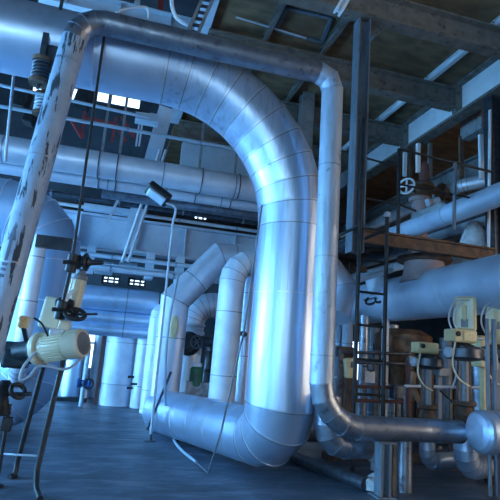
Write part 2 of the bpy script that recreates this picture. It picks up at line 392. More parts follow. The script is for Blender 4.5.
# row of standing clad pipes on the far side of the corridor
row = [((114, 406), .36, 2.0, 'broad white clad standing pipe with a brown edge post at the corridor end'),
       ((138, 408), .20, 2.15, 'slender pale standing pipe right beside the broad white one'),
       ((147, 412), .17, 2.2, 'second slender pale standing pipe from the broad white one'),
       ((156, 420), .20, 2.25, 'third slender pale standing pipe, next to the lamp pole')]
ys = [12.6, 12.25, 11.4, 10.6]
for ((px, py), r, h, lab), y in zip(row, ys):
    q = at(px, py, Y=y)
    pp = pipe('standing_pipe', lab, 'pipe', [V((q.x, y, 0)), V((q.x, y, h)), V((q.x + .6, y + .6, h))], r, [0, r * 1.2, 0], [0, 3, 0], m=ALUW, every=.95, seg=30, bw=.008, group='standing clad pipes by the corridor')
    if r > .3:
        bm = B(); bar(bm, (q.x - .43, y - .1, 0), (q.x - .43, y - .1, 2.2), .06, .06); link('edge_post', bm, RUSTR, pp)

# ================================================================== STEELWORK LEFT
za, zb = at(80, 247, Y=12).z, at(80, 213, Y=12).z
ibeam_thing('plate_girder', 'long pale blue plate girder with upright stiffeners behind the lamp', 'girder', (-4, 12, (za + zb) / 2), (5.2, 12, (za + zb) / 2), .36, zb - za, GIRD, stiff=1.22, tf=.05)
# mezzanine slab behind the girder
bm = B(); span(bm, (-4, 12.25, 4.35), (5.5, 16.9, 4.6)); struct('trim_mezzanine_slab', bm, BRICK)
bm = B(); ibeam(bm, (-.2, 11.4, 5.02), (5.2, 11.4, 5.02), .22, .3); solo('cross_beam', bm, COLST, 'dark blue-grey beam in the shadowed recess above the stiffened girder', 'beam')
bm = B(); ibeam(bm, (-.2, 12.6, 5.0), (5.2, 12.6, 5.0), .2, .22); solo('cross_beam', bm, RUST, 'brown beam deep in the recess above the stiffened girder', 'beam')
bm = B(); ibeam(bm, at(166, 110, Y=11.2), at(127, 250, Y=11.2), .34, .3, up=(0, 1, 0)); solo('brace_column', bm, GIRD, 'blue-grey raking steel column crossing behind the collared pipe', 'column')
for x0 in (146, 152):
    bm = B(); tube(bm, [at(x0 + 14, 150, Y=10.9), at(x0 - 24, 262, Y=10.9)], .035, 8); solo('conduit', bm, CABLE, ('first' if x0 == 146 else 'second') + ' of two thin pale conduits running down across the girder face', 'conduit', 'conduits on the girder')
bm = B(); ibeam(bm, (-4, 11.7, 3.05), (5.2, 11.7, 3.05), .2, .16); solo('tie_beam', bm, GIRD, 'slim pale beam under the stiffened girder', 'beam')
for k, px in enumerate((70, 90, 150, 180, 200)):
    q = at(px, 262, Y=11.8); bm = B(); span(bm, (q.x - .09, 11.62, 2.9), (q.x + .09, 11.98, 3.5))
    solo('hanger_bracket', bm, GIRD, ['bracket under the girder nearest the peeling riser', 'bracket under the girder above the far crossing pipes', 'bracket under the girder beside the conduits', 'bracket under the girder above the slanting pipe', 'bracket under the girder beside the arch'][k], 'bracket', 'brackets under the girder')
for k, (px, r) in enumerate(((104, .16), (128, .14))):
    q = at(px, 268, Y=12.4); bm = B(); lathe(bm, q, (1, 0, 0), [(r * .7, -.22), (r, -.2), (r, .2), (r * .7, .22)], 20)
    solo('pipe_stub', bm, GIRD, ('shorter' if k else 'longer') + ' pale cylinder hanging below the girder', 'pipe stub')

for k, (py, y, r, m_, lab) in enumerate(((258, 11.3, .05, PALEP, 'upper of two thin pipes slung under the girder'), (270, 11.5, .06, ALUB, 'lower of two thin pipes slung under the girder'), (212, 11.6, .04, CABLE, 'thin pale conduit running along the girder top'), (203, 11.0, .06, DARKM, 'thin dark pipe between the thin silver pipe and the girder'), (128, 9.3, .035, CABLEP, 'thin pale conduit close above the silver collared pipe'))):
    z = at(120, py, Y=y).z
    pipe('thin_pipe', lab, 'pipe', [(-3.5, y, z), (3.4, y, z)], r, m=m_, every=1.4, seg=14, bw=.02, bh=.2, offs=.4, group='thin pipes around the girder')
for k, (px, lab) in enumerate(((100, 'hanger strap joining the silver pipes behind the black spindle'), (118, 'hanger strap joining the silver pipes beside the junction box legs'), (200, 'hanger strap joining the silver pipes behind the lamp pole top'), (236, 'hanger strap joining the silver pipes close to the arch leg'))):
    q = at(px, 165, Y=9.3); z0 = zD - .05; z1 = 4.5 + .3
    t = thing('hanger_strap', (q.x, 9.3, z0), lab, 'hanger', 'hanger straps on the silver pipes')
    bm = B(); torus(bm, (q.x, 9.0, 4.5), (1, 0, 0), .245, .012, 32, 6); link('pipe_clamp', bm, DARKM, t)
    bm = B(); bar(bm, (q.x, 9.34, z0), (q.x, 9.34, 6.2), .05, .03); link('strap', bm, GREYST, t)
    bm = B(); torus(bm, (q.x, 9.6, zD), (1, 0, 0), .135, .012, 24, 6); link('pipe_clamp', bm, DARKM, t)
# lamp on its pole
base = at(150, 441, Z=0); top = at(173, 222, Y=base.y)
t = thing('floodlight', base, 'pale floodlight on a thin bent pole standing beside the floor pipe', 'lamp')
hd = at(158, 197, Y=base.y); nk = at(166, 203, Y=base.y)
bm = B(); tube(bm, [base, top] + smooth_path([top, at(175.5, 208, Y=base.y), nk], 5)[1:], .02, 10); link('pole', bm, PALEP, t)
bm = B(); lathe(bm, base, (0, 0, 1), [(.09, 0), (.09, .015), (.03, .02), (.025, .1)], 16); link('base_plate', bm, DARKM, t)
ax = (hd - nk).normalized(); dn = V((-.45, -.5, -.8)).normalized(); xx = ax.cross(dn).normalized(); dn = xx.cross(ax).normalized() * -1
if dn.z > 0: dn = -dn
Rm = Matrix((ax, xx, ax.cross(xx))).transposed()
bm = B(); box(bm, hd + ax * .03 - dn * .06, (.42, .26, .13), Rm, .03); link('housing', bm, DARK, t)
bm = B(); box(bm, hd + ax * .03 + dn * .02, (.32, .17, .05), Rm, .015); link('lens', bm, LENS, t)
bm = B(); cyl(bm, nk, hd - dn * .03, .018, 8); link('bracket', bm, DARK, t)

# bent grey conduit leaning on the arch and lying along the floor
a0 = at(208, 473, Z=.02); a1 = at(244, 330, Y=5.5); a2 = at(262, 205, Y=5.5); a3 = at(267, 165, Y=5.5)
bm = B(); tube(bm, [a2, a1, at(221, 432, Y=5.75), a0, at(176, 444, Z=.02)], .011, 8); solo('bent_conduit', bm, COLST, 'thin bent grey conduit leaning against the arch leg and lying on the floor', 'conduit')
bm = B(); hose(bm, [at(178, 275, Y=7.7), at(168, 330, Y=7.6), at(165, 390, Y=7.6), at(169, 425, Z=.03), at(177, 445, Z=.02), at(196, 462, Z=.02)], .02); solo('loose_hose', bm, CABLEP, 'pale hose hanging beside the lamp pole down to the floor', 'hose')
bm = B(); tube(bm, [at(171, 372, Y=8.6), at(147, 430, Y=8.3)], .02, 8); solo('prop_rod', bm, DARKM, 'short dark rod leaning by the lamp pole foot', 'rod')

# upper left clutter
yb = 9.4
ibeam_thing('top_beam', 'pale roof beam behind the bend of the narrow pipe, with red posts under it', 'beam', at(40, -6, Y=yb), V((1.2, yb, at(40, -6, Y=yb).z)), .3, .34, GIRD, stiff=1.0)
for k, (px, py) in enumerate(((66, 14), (92, 6), (113, 14), (136, 12), (160, 10))):
    q = at(px, py, Y=9.8); bm = B(); bar(bm, q - V((0, 0, 1.1)), q + V((0, 0, 1.0)), .12, .12)
    solo('roof_post', bm, RED if k % 2 == 0 else WHITEG, ['red post above the peeling riser bend', 'white post between the two red posts over the arch', 'red post beside the cable hook', 'white post nearest the cable tray', 'red post standing under the cable tray end'][k], 'post', 'posts under the roof beam')
bm = B(); span(bm, (1.3, 13.2, 6.1), (4.4, 13.4, 7.0)); solo('flat_duct', bm, GIRD, 'grey-blue flat duct seen through the arch under the dark ceiling', 'duct')
bm = B(); span(bm, (-3.2, 10.6, 7.0), (1.0, 10.9, 7.5)); solo('flat_duct', bm, GIRD, 'pale flat duct panel high behind the largest pipe', 'duct')
bm = B(); hose(bm, [at(172, -8, Y=7.6), at(172, 6, Y=7.6), at(177, 18, Y=7.6), at(188, 25, Y=7.6)], .035); solo('hanging_cable', bm, WHITE, 'thick white cable curling down beside the cable tray', 'cable')
bm = B(); hose(bm, [at(116, 12, Y=7.4), at(130, 8, Y=7.4), at(147, 8, Y=7.4), at(149, 19, Y=7.4)], .025); solo('cable_hook', bm, CABLE, 'thin grey looped cable lying above the narrow pipe top', 'cable')
t = thing('cable_tray', at(190, 32, Y=7.5), 'dark ladder cable tray climbing beside the ceiling edge', 'cable tray')
A0, A1 = at(187, 34, Y=7.5), at(206, -10, Y=7.5); D0, D1 = at(197, 36, Y=7.5), at(216, -8, Y=7.5)
for a, b in ((A0, A1), (D0, D1)):
    bm = B(); bar(bm, a, b, .05, .1); link('side_rail', bm, GREYST, t)
for k in range(7):
    f = (k + .5) / 7; bm = B(); bar(bm, A0.lerp(A1, f), D0.lerp(D1, f), .04, .04); link('rung', bm, DARKM, t)
bm = B(); ibeam(bm, (1.0, 6.2, 7.5), (1.0, 13, 7.5), .25, .24); solo('edge_beam', bm, GIRD, 'pale blue beam along the ceiling edge beside the cable tray', 'beam')
# spring hangers
def spring_hanger(c, r, h, lab, cm, rodlen):
    t = thing('spring_hanger', c, lab, 'spring hanger', 'spring hangers by the peeling riser')
    bm = B(); pts = [c + V((math.cos(a) * r, math.sin(a) * r, h * a / (2 * PI * 5))) for a in [k * .35 for k in range(int(2 * PI * 5 / .35) + 1)]]
    tube(bm, pts, r * .2, 8); link('spring', bm, cm, t)
    bm = B(); lathe(bm, c - V((0, 0, .05)), (0, 0, 1), [(r * 1.25, 0), (r * 1.25, .05)], 20); link('lower_plate', bm, RUST, t)
    bm = B(); lathe(bm, c + V((0, 0, h)), (0, 0, 1), [(r * 1.25, 0), (r * 1.25, .05)], 20); link('upper_plate', bm, RUST, t)
    bm = B(); cyl(bm, c - V((0, 0, rodlen)), c + V((0, 0, h + .12)), .02, 8); link('hanger_rod', bm, DARKM, t)
    bm = B(); span(bm, c + V((-.03, -.02, h + .05)), c + V((.17, .02, h + .22))); span(bm, c + V((-.03, -.06, h + .05)), c + V((.03, .06, h + .33))); span(bm, c + V((.1, -.05, h - .1)), c + V((.17, .05, h + .2))); link('bracket', bm, DARKM, t)
spring_hanger(at(39, 80, Y=5.37), .08, .2, 'dark coil spring hanger in front of the largest pipe', DARKM, .1)
spring_hanger(at(40, 112, Y=8.7), .1, .3, 'pale coil spring hanger lower behind the peeling riser', PALEP, .3)
bm = B(); tube(bm, [at(14, 72, Y=7.6), at(5, 162, Y=7.6)], .022, 8); solo('hanger_rod', bm, PALEP, 'thin pale hanger rod left of the peeling riser', 'rod')
bm = B(); tube(bm, [at(63, -4, Y=5.6), at(53, 46, Y=5.6)], .02, 8); solo('hanger_rod', bm, DARKM, 'dark hanger rod above the coil spring by the riser bend', 'rod')
for k, (px, py, s) in enumerate(((22, 100, .28), (30, 118, .2), (84, 98, .3))):
    q = at(px, py, Y=10.2); bm = B(); box(bm, q, (s, .3, s * 1.4), Matrix.Rotation(.2, 3, 'Y'), .02)
    solo('clamp_block', bm, DARK, ['tall dark clamp block behind the hanger rod', 'small dark clamp block under the tall one', 'dark block behind the riser just above the silver pipe'][k], 'clamp')
# red railing high up
t = thing('red_railing', at(90, 140, Y=11), 'red railing with diagonal braces beyond the silver collared pipe', 'railing')
q = lambda x, y: at(x, y, Y=11)
for a, b in (((82, 117), (116, 124)),): bm = B(); bar(bm, q(*a), q(*b), .05, .05); link('top_rail', bm, RED, t)
for a, b in (((116, 117), (112, 142)), ((85, 110), (82, 138))): bm = B(); bar(bm, q(*a), q(*b), .06, .06); link('post', bm, RED, t)
for a, b in (((116, 124), (126, 142)), ((122, 117), (134, 138)), ((70, 118), (82, 138))): bm = B(); bar(bm, q(*a), q(*b), .08, .06); link('brace', bm, RED, t)
t = thing('junction_box', at(147, 122, Y=10.5), 'pale rectangular box on thin legs above the silver pipe', 'box')
bm = B(); box(bm, at(147, 119, Y=10.5), (.5, .3, .18)); link('body', bm, GIRD, t)
for px in (139, 142): bm = B(); bar(bm, at(px, 125, Y=10.5), at(px - 3, 146, Y=10.5), .04, .04); link('leg', bm, WHITEG, t)
bm = B(); tube(bm, [at(80, 104, Y=10), at(150, 112, Y=10)], .025, 8); solo('cable_run', bm, DARK, 'upper dark cable above the red railing', 'cable')
bm = B(); tube(bm, [at(-5, 84, Y=8.4), at(150, 118, Y=8.4)], .03, 8); solo('cable_run', bm, CABLEP, 'pale line running just above the silver collared pipe', 'cable')
bm = B(); ibeam(bm, at(118, 200, Y=10.4), at(107, 222, Y=10.4), .05, .05, up=(0, 1, 0)); solo('strut', bm, PALEP, 'short pale strut above the girder beside the raking column', 'strut')
bm = B(); span(bm, (-.9, 11.5, 4.3), (.35, 11.75, 4.42)); solo('ledge', bm, GIRD, 'pale ledge on top of the girder by the black spindle', 'ledge')

# ================================================================== MOTORISED VALVE (left)
ym = 5.6
ml, mr = at(42, 349, Y=ym + .12), at(84, 343, Y=ym - .12)
t = thing('valve_actuator', at(26, 485, Z=0), 'cream electric valve motor with dark legs beside the peeling riser', 'valve actuator')
d = (mr - ml).normalized(); L = (mr - ml).length
bm = B(); lathe(bm, ml, d, [(.13, 0), (.135, .02), (.135, L - .06), (.125, L - .05)], 36)
for k in range(28):
    a = 2 * PI * k / 28; x, y, _ = frame_of(d); o = x * math.cos(a) + y * math.sin(a)
    bar(bm, ml + d * .07 + o * .138, ml + d * (L - .2) + o * .138, .008, .02, o)
mo = link('motor', bm, CREAM, t)
bm = B(); lathe(bm, ml + d * (L - .16), d, [(.148, 0), (.15, .02), (.15, .13), (.138, .155), (.12, .157), (.118, .145)], 36); link('fan_cover', bm, CREAM, mo)
bm = B(); lathe(bm, ml + d * (L - .013), d, [(.116, 0), (.116, .004)], 32)
for rr in (.03, .06, .09): torus(bm, ml + d * (L - .006), d, rr, .006, 24, 6)
for k in range(8):
    a = 2 * PI * k / 8; x, y, _ = frame_of(d); o = x * math.cos(a) + y * math.sin(a); bar(bm, ml + d * (L - .006) + o * .02, ml + d * (L - .006) + o * .11, .008, .008, d)
g = link('fan_grille', bm, GREYST, mo); g['label'] = 'dark round grille'
bm = B(); lathe(bm, ml - d * .02, d, [(.17, -.03), (.175, -.02), (.175, .02), (.15, .03)], 36); link('flange', bm, CREAM, t)
bm = B(); box(bm, ml + d * .16 + V((0, -.03, .15)), (.15, .12, .07), None, .015); link('terminal_box', bm, WHITE, t)
bm = B(); lathe(bm, ml - d * .42, d, [(.06, 0), (.10, .02), (.11, .12), (.11, .3), (.14, .34), (.14, .38)], 24); box(bm, ml - d * .3 + V((0, 0, -.06)), (.26, .2, .2), None, .03); box(bm, ml - d * .3 + V((0, .05, .0)), (.34, .2, .22), None, .03); link('gearbox', bm, DARK, t)['label'] = 'black gear housing'
# cream back plate and sloping cylinder
cA, cB = at(70, 316, Y=ym + .1), at(79, 280, Y=ym + .1)
bm = B(); cyl(bm, cA, cB, .075, 24)
for k in range(10):
    a = 2 * PI * k / 10; dd = (cB - cA).normalized(); x, y, _ = frame_of(dd); o = x * math.cos(a) + y * math.sin(a); bar(bm, cA + o * .077, cB + o * .077, .012, .014, o)
link('ribbed_cylinder', bm, CREAM, t)
bm = B(); lathe(bm, cB, (cB - cA), [(.07, 0), (.085, .01), (.085, .05), (.05, .06), (.05, .1)], 20); link('cylinder_cap', bm, GREYST, t)
pc = at(52, 313, Y=ym + .3); rt = Matrix.Rotation(.12, 3, 'Y')
bm = B(); box(bm, pc, (.22, .06, .34), rt, .028); link('cover_plate', bm, CREAM, t)
bm = B(); box(bm, at(64, 328, Y=ym + .06), (.12, .16, .16), rt, .02); link('gear_cover', bm, CREAM, t)
# small brass-coloured connector block
q = at(24, 322, Y=ym - .1)
bm = B(); box(bm, q, (.1, .06, .12), rt, .01); lathe(bm, q + V((-.02, -.03, .03)), (0, -1, 0), [(.03, 0), (.03, .03), (.012, .04)], 12); lathe(bm, q + V((-.02, -.03, -.035)), (0, -1, 0), [(.03, 0), (.03, .03), (.012, .04)], 12); link('terminal_block', bm, YELLOW, t)
bm = B(); bar(bm, q + V((0, .02, -.05)), ml - d * .2 + V((0, 0, .1)), .04, .03); link('block_bracket', bm, DARK, t)
hc = at(75, 314, Y=ym - .12); hn = V((.12, -.5, .75)).normalized()
bm = B(); torus(bm, hc, hn, .1, .022, 28, 8)
for k in range(5):
    x, y, _ = frame_of(hn); a = 2 * PI * k / 5; bar(bm, hc, hc + (x * math.cos(a) + y * math.sin(a)) * .1, .02, .02, hn)
lathe(bm, hc, hn, [(.03, -.03), (.03, .03)], 12); cyl(bm, hc + V((.05, 0, 0)), hc + V((.22, -.02, .02)), .012, 8)
link('handwheel', bm, DARK, t)['label'] = 'black spoked wheel'
bm = B(); hose(bm, [at(34, 318, Y=ym - .12), at(42, 324, Y=ym - .15), at(48, 336, Y=ym - .1)], .01); link('cable', bm, DARK, t)
bm = B(); hose(bm, [at(36, 352, Y=ym - .18), at(24, 366, Y=ym - .2), at(20, 380, Y=ym - .2), at(30, 376, Y=ym - .2), at(40, 366, Y=ym - .2), at(66, 369, Y=ym - .2), at(82, 358, Y=ym)], .014); link('hose', bm, CABLEP, t)
bm = B(); hose(bm, [at(74, 268 + 22, Y=ym - .1), at(68, 296, Y=ym - .1), at(65, 306, Y=ym - .1)], .02); link('breather_tube', bm, WHITE, t)
lt1, lt2 = at(44, 364, Y=ym + .1), at(63, 360, Y=ym - .02)
f1, f2 = at(15, 475, Z=.02), at(40, 499, Z=.02)
bm = B(); tube(bm, [lt1, f1 + V((0, 0, .12)) + (lt1 - f1) * .02, f1, f1 + V((-.04, -.08, 0))], .026, 10); link('leg', bm, DARK, t)
bm = B(); tube(bm, [lt2, at(37, 470, Y=5.35), at(36, 488, Y=5.28), f2], .028, 10); link('leg', bm, DARK, t)
bm = B(); tube(bm, [at(-14, 453, Y=5.7), at(38, 456, Y=5.4)], .01, 8); link('tie_rod', bm, PALEP, t)
# dark bracket arms and knobs low left
t2 = thing('gate_valve', at(6, 420, Y=5.5), 'black valve mechanism low at the photo edge under the motor', 'valve')
bm = B(); lathe(bm, at(3, 396, Y=5.5), (0, 0, 1), [(.07, -.18), (.1, -.16), (.07, -.08), (.05, 0), (.08, .1), (.04, .15)], 20); link('body', bm, DARK, t2)
bm = B(); torus(bm, at(18, 391, Y=5.4), (.5, -.6, .5), .07, .022, 20, 8); link('handwheel', bm, DARK, t2)
bm = B(); cyl(bm, at(3, 394, Y=5.5), at(31, 394, Y=5.4), .02, 8); link('stem', bm, DARK, t2)
bm = B(); lathe(bm, V((at(4, 440, Y=5.5).x, 5.5, 0)), (0, 0, 1), [(.06, 0), (.06, .02), (.018, .03), (.018, .75)], 14); box(bm, at(7, 424, Y=5.5), (.09, .08, .13), None, .01); link('support_foot', bm, DARK, t2)
bm = B(); span(bm, at(36, 243, Y=6.6) + V((0, -.04, -.05)), at(72, 243, Y=6.6) * 1 + V((0, .04, .05))); solo('bracket_arm', bm, DARK, 'short black flat arm beside the peeling riser at the spindle', 'bracket')
# extension spindle
t = thing('extension_spindle', at(62, 308, Y=5.5), 'long black jointed spindle reaching up from the cream valve motor', 'spindle')
s0, s1, s2 = at(105, 30, Y=5.42), at(72, 262, Y=5.45), at(61, 310, Y=5.5)
bm = B(); tube(bm, [s1, s0], .015, 10); link('upper_rod', bm, DARK, t)
bm = B(); tube(bm, [s1, s2], .018, 10); link('lower_rod', bm, DARK, t)
def ujoint(c, s, axx):
    bm = B(); lathe(bm, c, axx, [(.03 * s, -.09 * s), (.05 * s, -.08 * s), (.05 * s, -.02 * s), (.035 * s, 0), (.05 * s, .02 * s), (.05 * s, .08 * s), (.03 * s, .09 * s)], 14)
    lathe(bm, c, (1, .2, 0), [(.02 * s, -.08 * s), (.02 * s, .08 * s)], 10); link('universal_joint', bm, DARK, t)
ujoint(s1 + V((0, 0, -.01)), 1.1, (s1 - s2)); ujoint(s2, 1.1, (s1 - s2)); 
bm = B(); c = at(84, 262, Y=5.5); lathe(bm, c, (1, -.2, .05), [(.05, -.14), (.075, -.12), (.075, -.04), (.05, -.02), (.06, .05), (.03, .08), (.02, .2)], 16); torus(bm, c + V((.02, 0, .0)), (1, -.2, .05), .08, .02, 18, 6); link('gear_head', bm, DARK, t)
bm = B(); lathe(bm, at(60, 303, Y=5.55), (1, -.2, .05), [(.04, -.04), (.06, 0), (.06, .06), (.03, .14)], 14); link('gear_head', bm, DARK, t)

# small valve and items at the far end of the corridor
t = thing('blue_valve', at(84, 402, Y=12), 'small blue valve on a pale pipe at the corridor end', 'valve')
q = at(84, 383, Y=12)
bm = B(); cyl(bm, V((q.x, 12, 0)), V((q.x, 12, 1.3)), .05, 14); link('pipe', bm, PALEP, t)
bm = B(); lathe(bm, q, (1, 0, 0), [(.1, -.14), (.1, -.1), (.06, -.08), (.09, 0), (.06, .08), (.1, .1), (.1, .14)], 18); link('body', bm, BLUEP, t)
bm = B(); torus(bm, q + V((.1, -.18, 0)), (0, 1, 0), .1, .02, 18, 6); link('handwheel', bm, DARK, t)
for k, (px, y, r, h, m_, lab) in enumerate(((70, 13.6, .3, 1.5, ALU, 'stout pale tank at the corridor end behind the motor leg'), (92, 14, .12, 2.2, ALUW, 'slender white pipe standing between tank and broad white pipe'), (60, 14.4, .2, 1.9, PALEP, 'grey pipe standing behind the stout pale tank'))):
    q = at(px, 395, Y=y); bm = B(); lathe(bm, V((q.x, y, 0)), (0, 0, 1), [(r * .9, 0), (r, .03), (r, h * .5), (r * 1.04, h * .5), (r * 1.04, h * .53), (r, h * .53), (r, h - .08), (r * .6, h)], 24)
    solo('far_vessel', bm, m_, lab, 'vessel')
q = at(70, 404, Y=12.8); bm = B(); span(bm, (q.x - .7, 12.8, 0), (q.x + .35, 13.05, .09)); solo('floor_kerb', bm, DARK, 'dark low kerb across the corridor end', 'kerb')
# clamps on the standing pipes
for k, (px, py) in enumerate(((131, 377), (134, 384), (130, 388))):
    q = at(px, py, Y=11.7); bm = B(); box(bm, q, (.14, .06, .05), None, .01); solo('clip', bm, DARK, ['upper', 'middle', 'lower'][k] + ' black clip on the slender pale standing pipe', 'clip', 'black clips on the standing pipe')

# handwheel valve with motor under the small elbow
t = thing('handwheel_valve', at(188, 352, Y=9.4), 'round black valve head with handwheel under the small gored elbow', 'valve')
q = at(189, 344, Y=9.45)
bm = B(); lathe(bm, q, (-.35, -1, .1), [(.15, -.1), (.2, -.06), (.22, 0), (.22, .1), (.17, .16), (.1, .18)], 28); link('gear_head', bm, DARK, t)
bm = B(); torus(bm, at(197, 342, Y=9.15), (.2, -1, .1), .11, .018, 24, 8)
c = at(197, 342, Y=9.15)
for k in range(3):
    a = k * PI / 3; o = V((math.cos(a), 0, math.sin(a))) * .11; bar(bm, c - o, c + o, .02, .02)
link('handwheel', bm, DARKM, t)
bm = B(); cyl(bm, at(200, 342, Y=9.4), at(222, 342, Y=9.5), .11, 20); lathe(bm, at(221, 342, Y=9.5), (1, 0, 0), [(.11, 0), (.14, .01), (.14, .06)], 20); link('drive_motor', bm, DARKM, t)
bm = B(); lathe(bm, at(189, 331, Y=9.7), (0, 0, 1), [(.3, -.06), (.3, .0), (.26, .02), (.26, .08), (.3, .1), (.3, .14)], 28); link('flange', bm, PALEP, t)
t = thing('green_pump', at(194, 395, Y=9.2), 'small green pump with pale top on a grey block behind white branch pipe', 'pump')
q = at(196, 377, Y=9.1)
bm = B(); lathe(bm, q - V((0, 0, .16)), (0, 0, 1), [(.1, 0), (.12, .02), (.12, .3), (.09, .34)], 20); link('body', bm, GREEN, t)
bm = B(); lathe(bm, q + V((0, 0, .18)), (0, 0, 1), [(.09, 0), (.09, .05), (.05, .08), (.045, .2)], 16); link('neck', bm, WHITE, t)
q2 = at(207, 372, Y=9.3); bm = B(); lathe(bm, q2 - V((0, 0, .25)), (0, 0, 1), [(.09, 0), (.09, .25), (.06, .3), (.06, .6), (.1, .62), (.1, .7)], 16); link('discharge_pipe', bm, DARKM, t)
q = at(200, 396, Y=9.1); bm = B(); box(bm, V((q.x, 9.15, q.z / 2 + .12)), (.5, .3, q.z + .24), None, .02); link('plinth', bm, mat('mottled_grey_block', (.25, .27, .3), (.42, .45, .48), .8, 0, 9, lo=.45, hi=.6), t)
q = at(174, 327, Y=8.7); bm = B(); lathe(bm, q, (-.15, -1, 0), [(.09, -.02), (.1, 0), (.07, .02)], 20); bmesh.ops.scale(bm, vec=(.75, 1, 2.0), verts=bm.verts, space=Matrix.Translation(-q)); solo('oval_tag', bm, YELLOW, 'pale yellow oval plate on the slanting mitred pipe', 'plate')
q = at(244, 334, Y=7.95); bm = B(); lathe(bm, q, (-.6, -1, 0), [(.03, -.1), (.03, 0), (.05, .01), (.05, .06), (.02, .07)], 12); solo('sensor', bm, DARK, 'small black sensor on the branch pipes beside the arch leg', 'sensor')

# ================================================================== RIGHT: ROOF STEEL
for k, (y, lab) in enumerate(((6.64, 'big dark grey roof beam crossing the top corner of the ceiling'), (8.6, 'second dark roof beam, meeting the white girder at mid ceiling'), (10.65, 'third dark roof beam, lowest under the brown ceiling boards'), (12.7, 'fourth dark roof beam, deep behind the hanging column'))):
    ibeam_thing('roof_beam', lab, 'beam', (1.1, y, 7.11), (6.54, y, 7.11), .24, .47, ROOFST, group='dark roof beams', tf=.04)
for k, (x, lab) in enumerate(((5.9, 'white purlin'), (3.4, 'grey purlin in line with the hanging column'), (2.2, 'grey purlin nearest the arch'))):
    for j, (y0, y1) in enumerate(((3.4, 6.62), (6.66, 8.58), (8.62, 10.63), (10.67, 12.96))):
        bm = B(); ibeam(bm, (x, y0, 7.43), (x, y1, 7.43), .09, .14, .015, .02)
        solo('ceiling_purlin', bm, WHITEG if k == 0 else ROOFST, lab + ', ' + ['in the bay nearest the viewer', 'between the first and second roof beams', 'between the second and third roof beams', 'between the third and fourth roof beams'][j], 'purlin', 'purlins under the ceiling')
ibeam_thing('side_girder', 'deep white girder running back along the ceiling side above the platform', 'girder', (6.72, 3.4, 7.12), (6.72, 17.1, 7.12), .3, .75, ROOFST, mweb=WHITEG, tf=.06)
for k, y in enumerate((8.6, 10.65)):
    bm = B(); span(bm, (6.55, y - .07, 6.8), (6.70, y + .07, 7.49)); solo('girder_bracket', bm, ROOFST, ['grey bracket on the white girder under the second roof beam', 'grey bracket on the white girder under the third roof beam'][k], 'bracket', 'girder brackets')
# hanging column
t = ibeam_thing('hanging_column', 'dark steel column hanging from the roof beam beside the narrow pipe', 'column', (3.36, 6.7, 2.98), (3.36, 6.7, 6.87), .22, .2, COLST, up=(1, 0, 0), tf=.02)
bm = B(); ibeam(bm, (at(306, 120, Y=10.3).x, 10.3, 3), (at(306, 120, Y=10.3).x, 10.3, 7.5), .3, .22, up=(0, 1, 0)); solo('rear_column', bm, GREYST, 'short grey column behind the arch shoulder', 'column')
bm = B(); bar(bm, at(372, 38, Y=6.9), at(392, 18, Y=6.9), .12, .05); solo('knee_brace', bm, COLST, 'short knee brace at the hanging column top', 'brace')
bm = B(); ibeam(bm, at(338, 12, Y=5.2), at(352, -12, Y=5.2), .12, .1); solo('hanger_plate', bm, WHITEG, 'pale steel angle at the top edge above the hanging column', 'bracket')
# lower beams along the side
def alongY(name, lab, cat, x, z, wd, ht, m, y0=4, y1=17, **k): return ibeam_thing(name, lab, cat, (x, y0, z), (x, y1, z), wd, ht, m, **k)
alongY('crane_beam', 'pale grey side beam under the white girder behind the railing', 'beam', 8.0, 6.05, .3, .75, GREYST)
alongY('lower_beam', 'dark red-brown side beam below the pale grey beam', 'beam', 8.0, 5.2, .35, .3, RUSTR)
alongY('lower_beam', 'grey lowest side beam behind the platform railing', 'beam', 7.6, 4.6, .3, .35, COLST, mweb=PALEP)
for k, (px, y, m_, lab) in enumerate(((405, 10.5, WHITEG, 'short white post behind the red gearbox'), (411, 10.2, RUST, 'rusty post beside the short white post'), (430, 9.8, GREYST, 'grey post in the dark gap under the white girder'), (461, 9.2, RUST, 'orange rusty post in the dark gap under the white girder'), (481, 8.8, WHITEG, 'pale post under the white girder near the dark corner column'))):
    q = at(px, 150, Y=y); bm = B(); bar(bm, (q.x, y, q.z - .7), (q.x, y, 6.62), .09, .07); solo('hanging_post', bm, m_, lab, 'post', 'posts below the white girder')
q = at(475, 125, X=7.3); bm = B(); box(bm, q, (.25, .7, .5), None, .02); solo('duct_box', bm, GREYST, 'pale box hanging in the dark gap under the white girder', 'box')
ibeam_thing('corner_column', 'dark full-height column standing at the photo edge behind the upper pipes', 'column', V((at(496, 250, Y=7.7).x, 7.7, 0)), V((at(496, 250, Y=7.7).x, 7.7, 6.74)), .24, .24, DARKM, up=(1, 0, 0), tf=.02)
bm = B(); bar(bm, at(488.5, 250, Y=7.6), at(490, 110, Y=7.6), .03, .05); solo('edge_strip', bm, WHITEG, 'thin white strip along the dark corner column', 'strip')

t = thing('ceiling_hatch', at(308, 25, Z=7.47), 'square dark hatch frame on the brown ceiling above the narrow pipe', 'hatch')
for a, b in (((287, 8), (331, 18)), ((331, 18), (322, 42)), ((322, 42), (276, 30)), ((276, 30), (287, 8))):
    bm = B(); bar(bm, at(*a, Z=7.48), at(*b, Z=7.48), .07, .04); link('frame_bar', bm, COLST, t)
bm = B(); tube(bm, [at(236, 17, Z=7.44), at(306, 38, Z=7.44)], .018, 8); solo('ceiling_gap_daylight', bm, CABLE, 'thin pale line for daylight gaps in the brown ceiling by the hatch frame', 'conduit')  # pale rod stands in for daylight through gaps in the ceiling
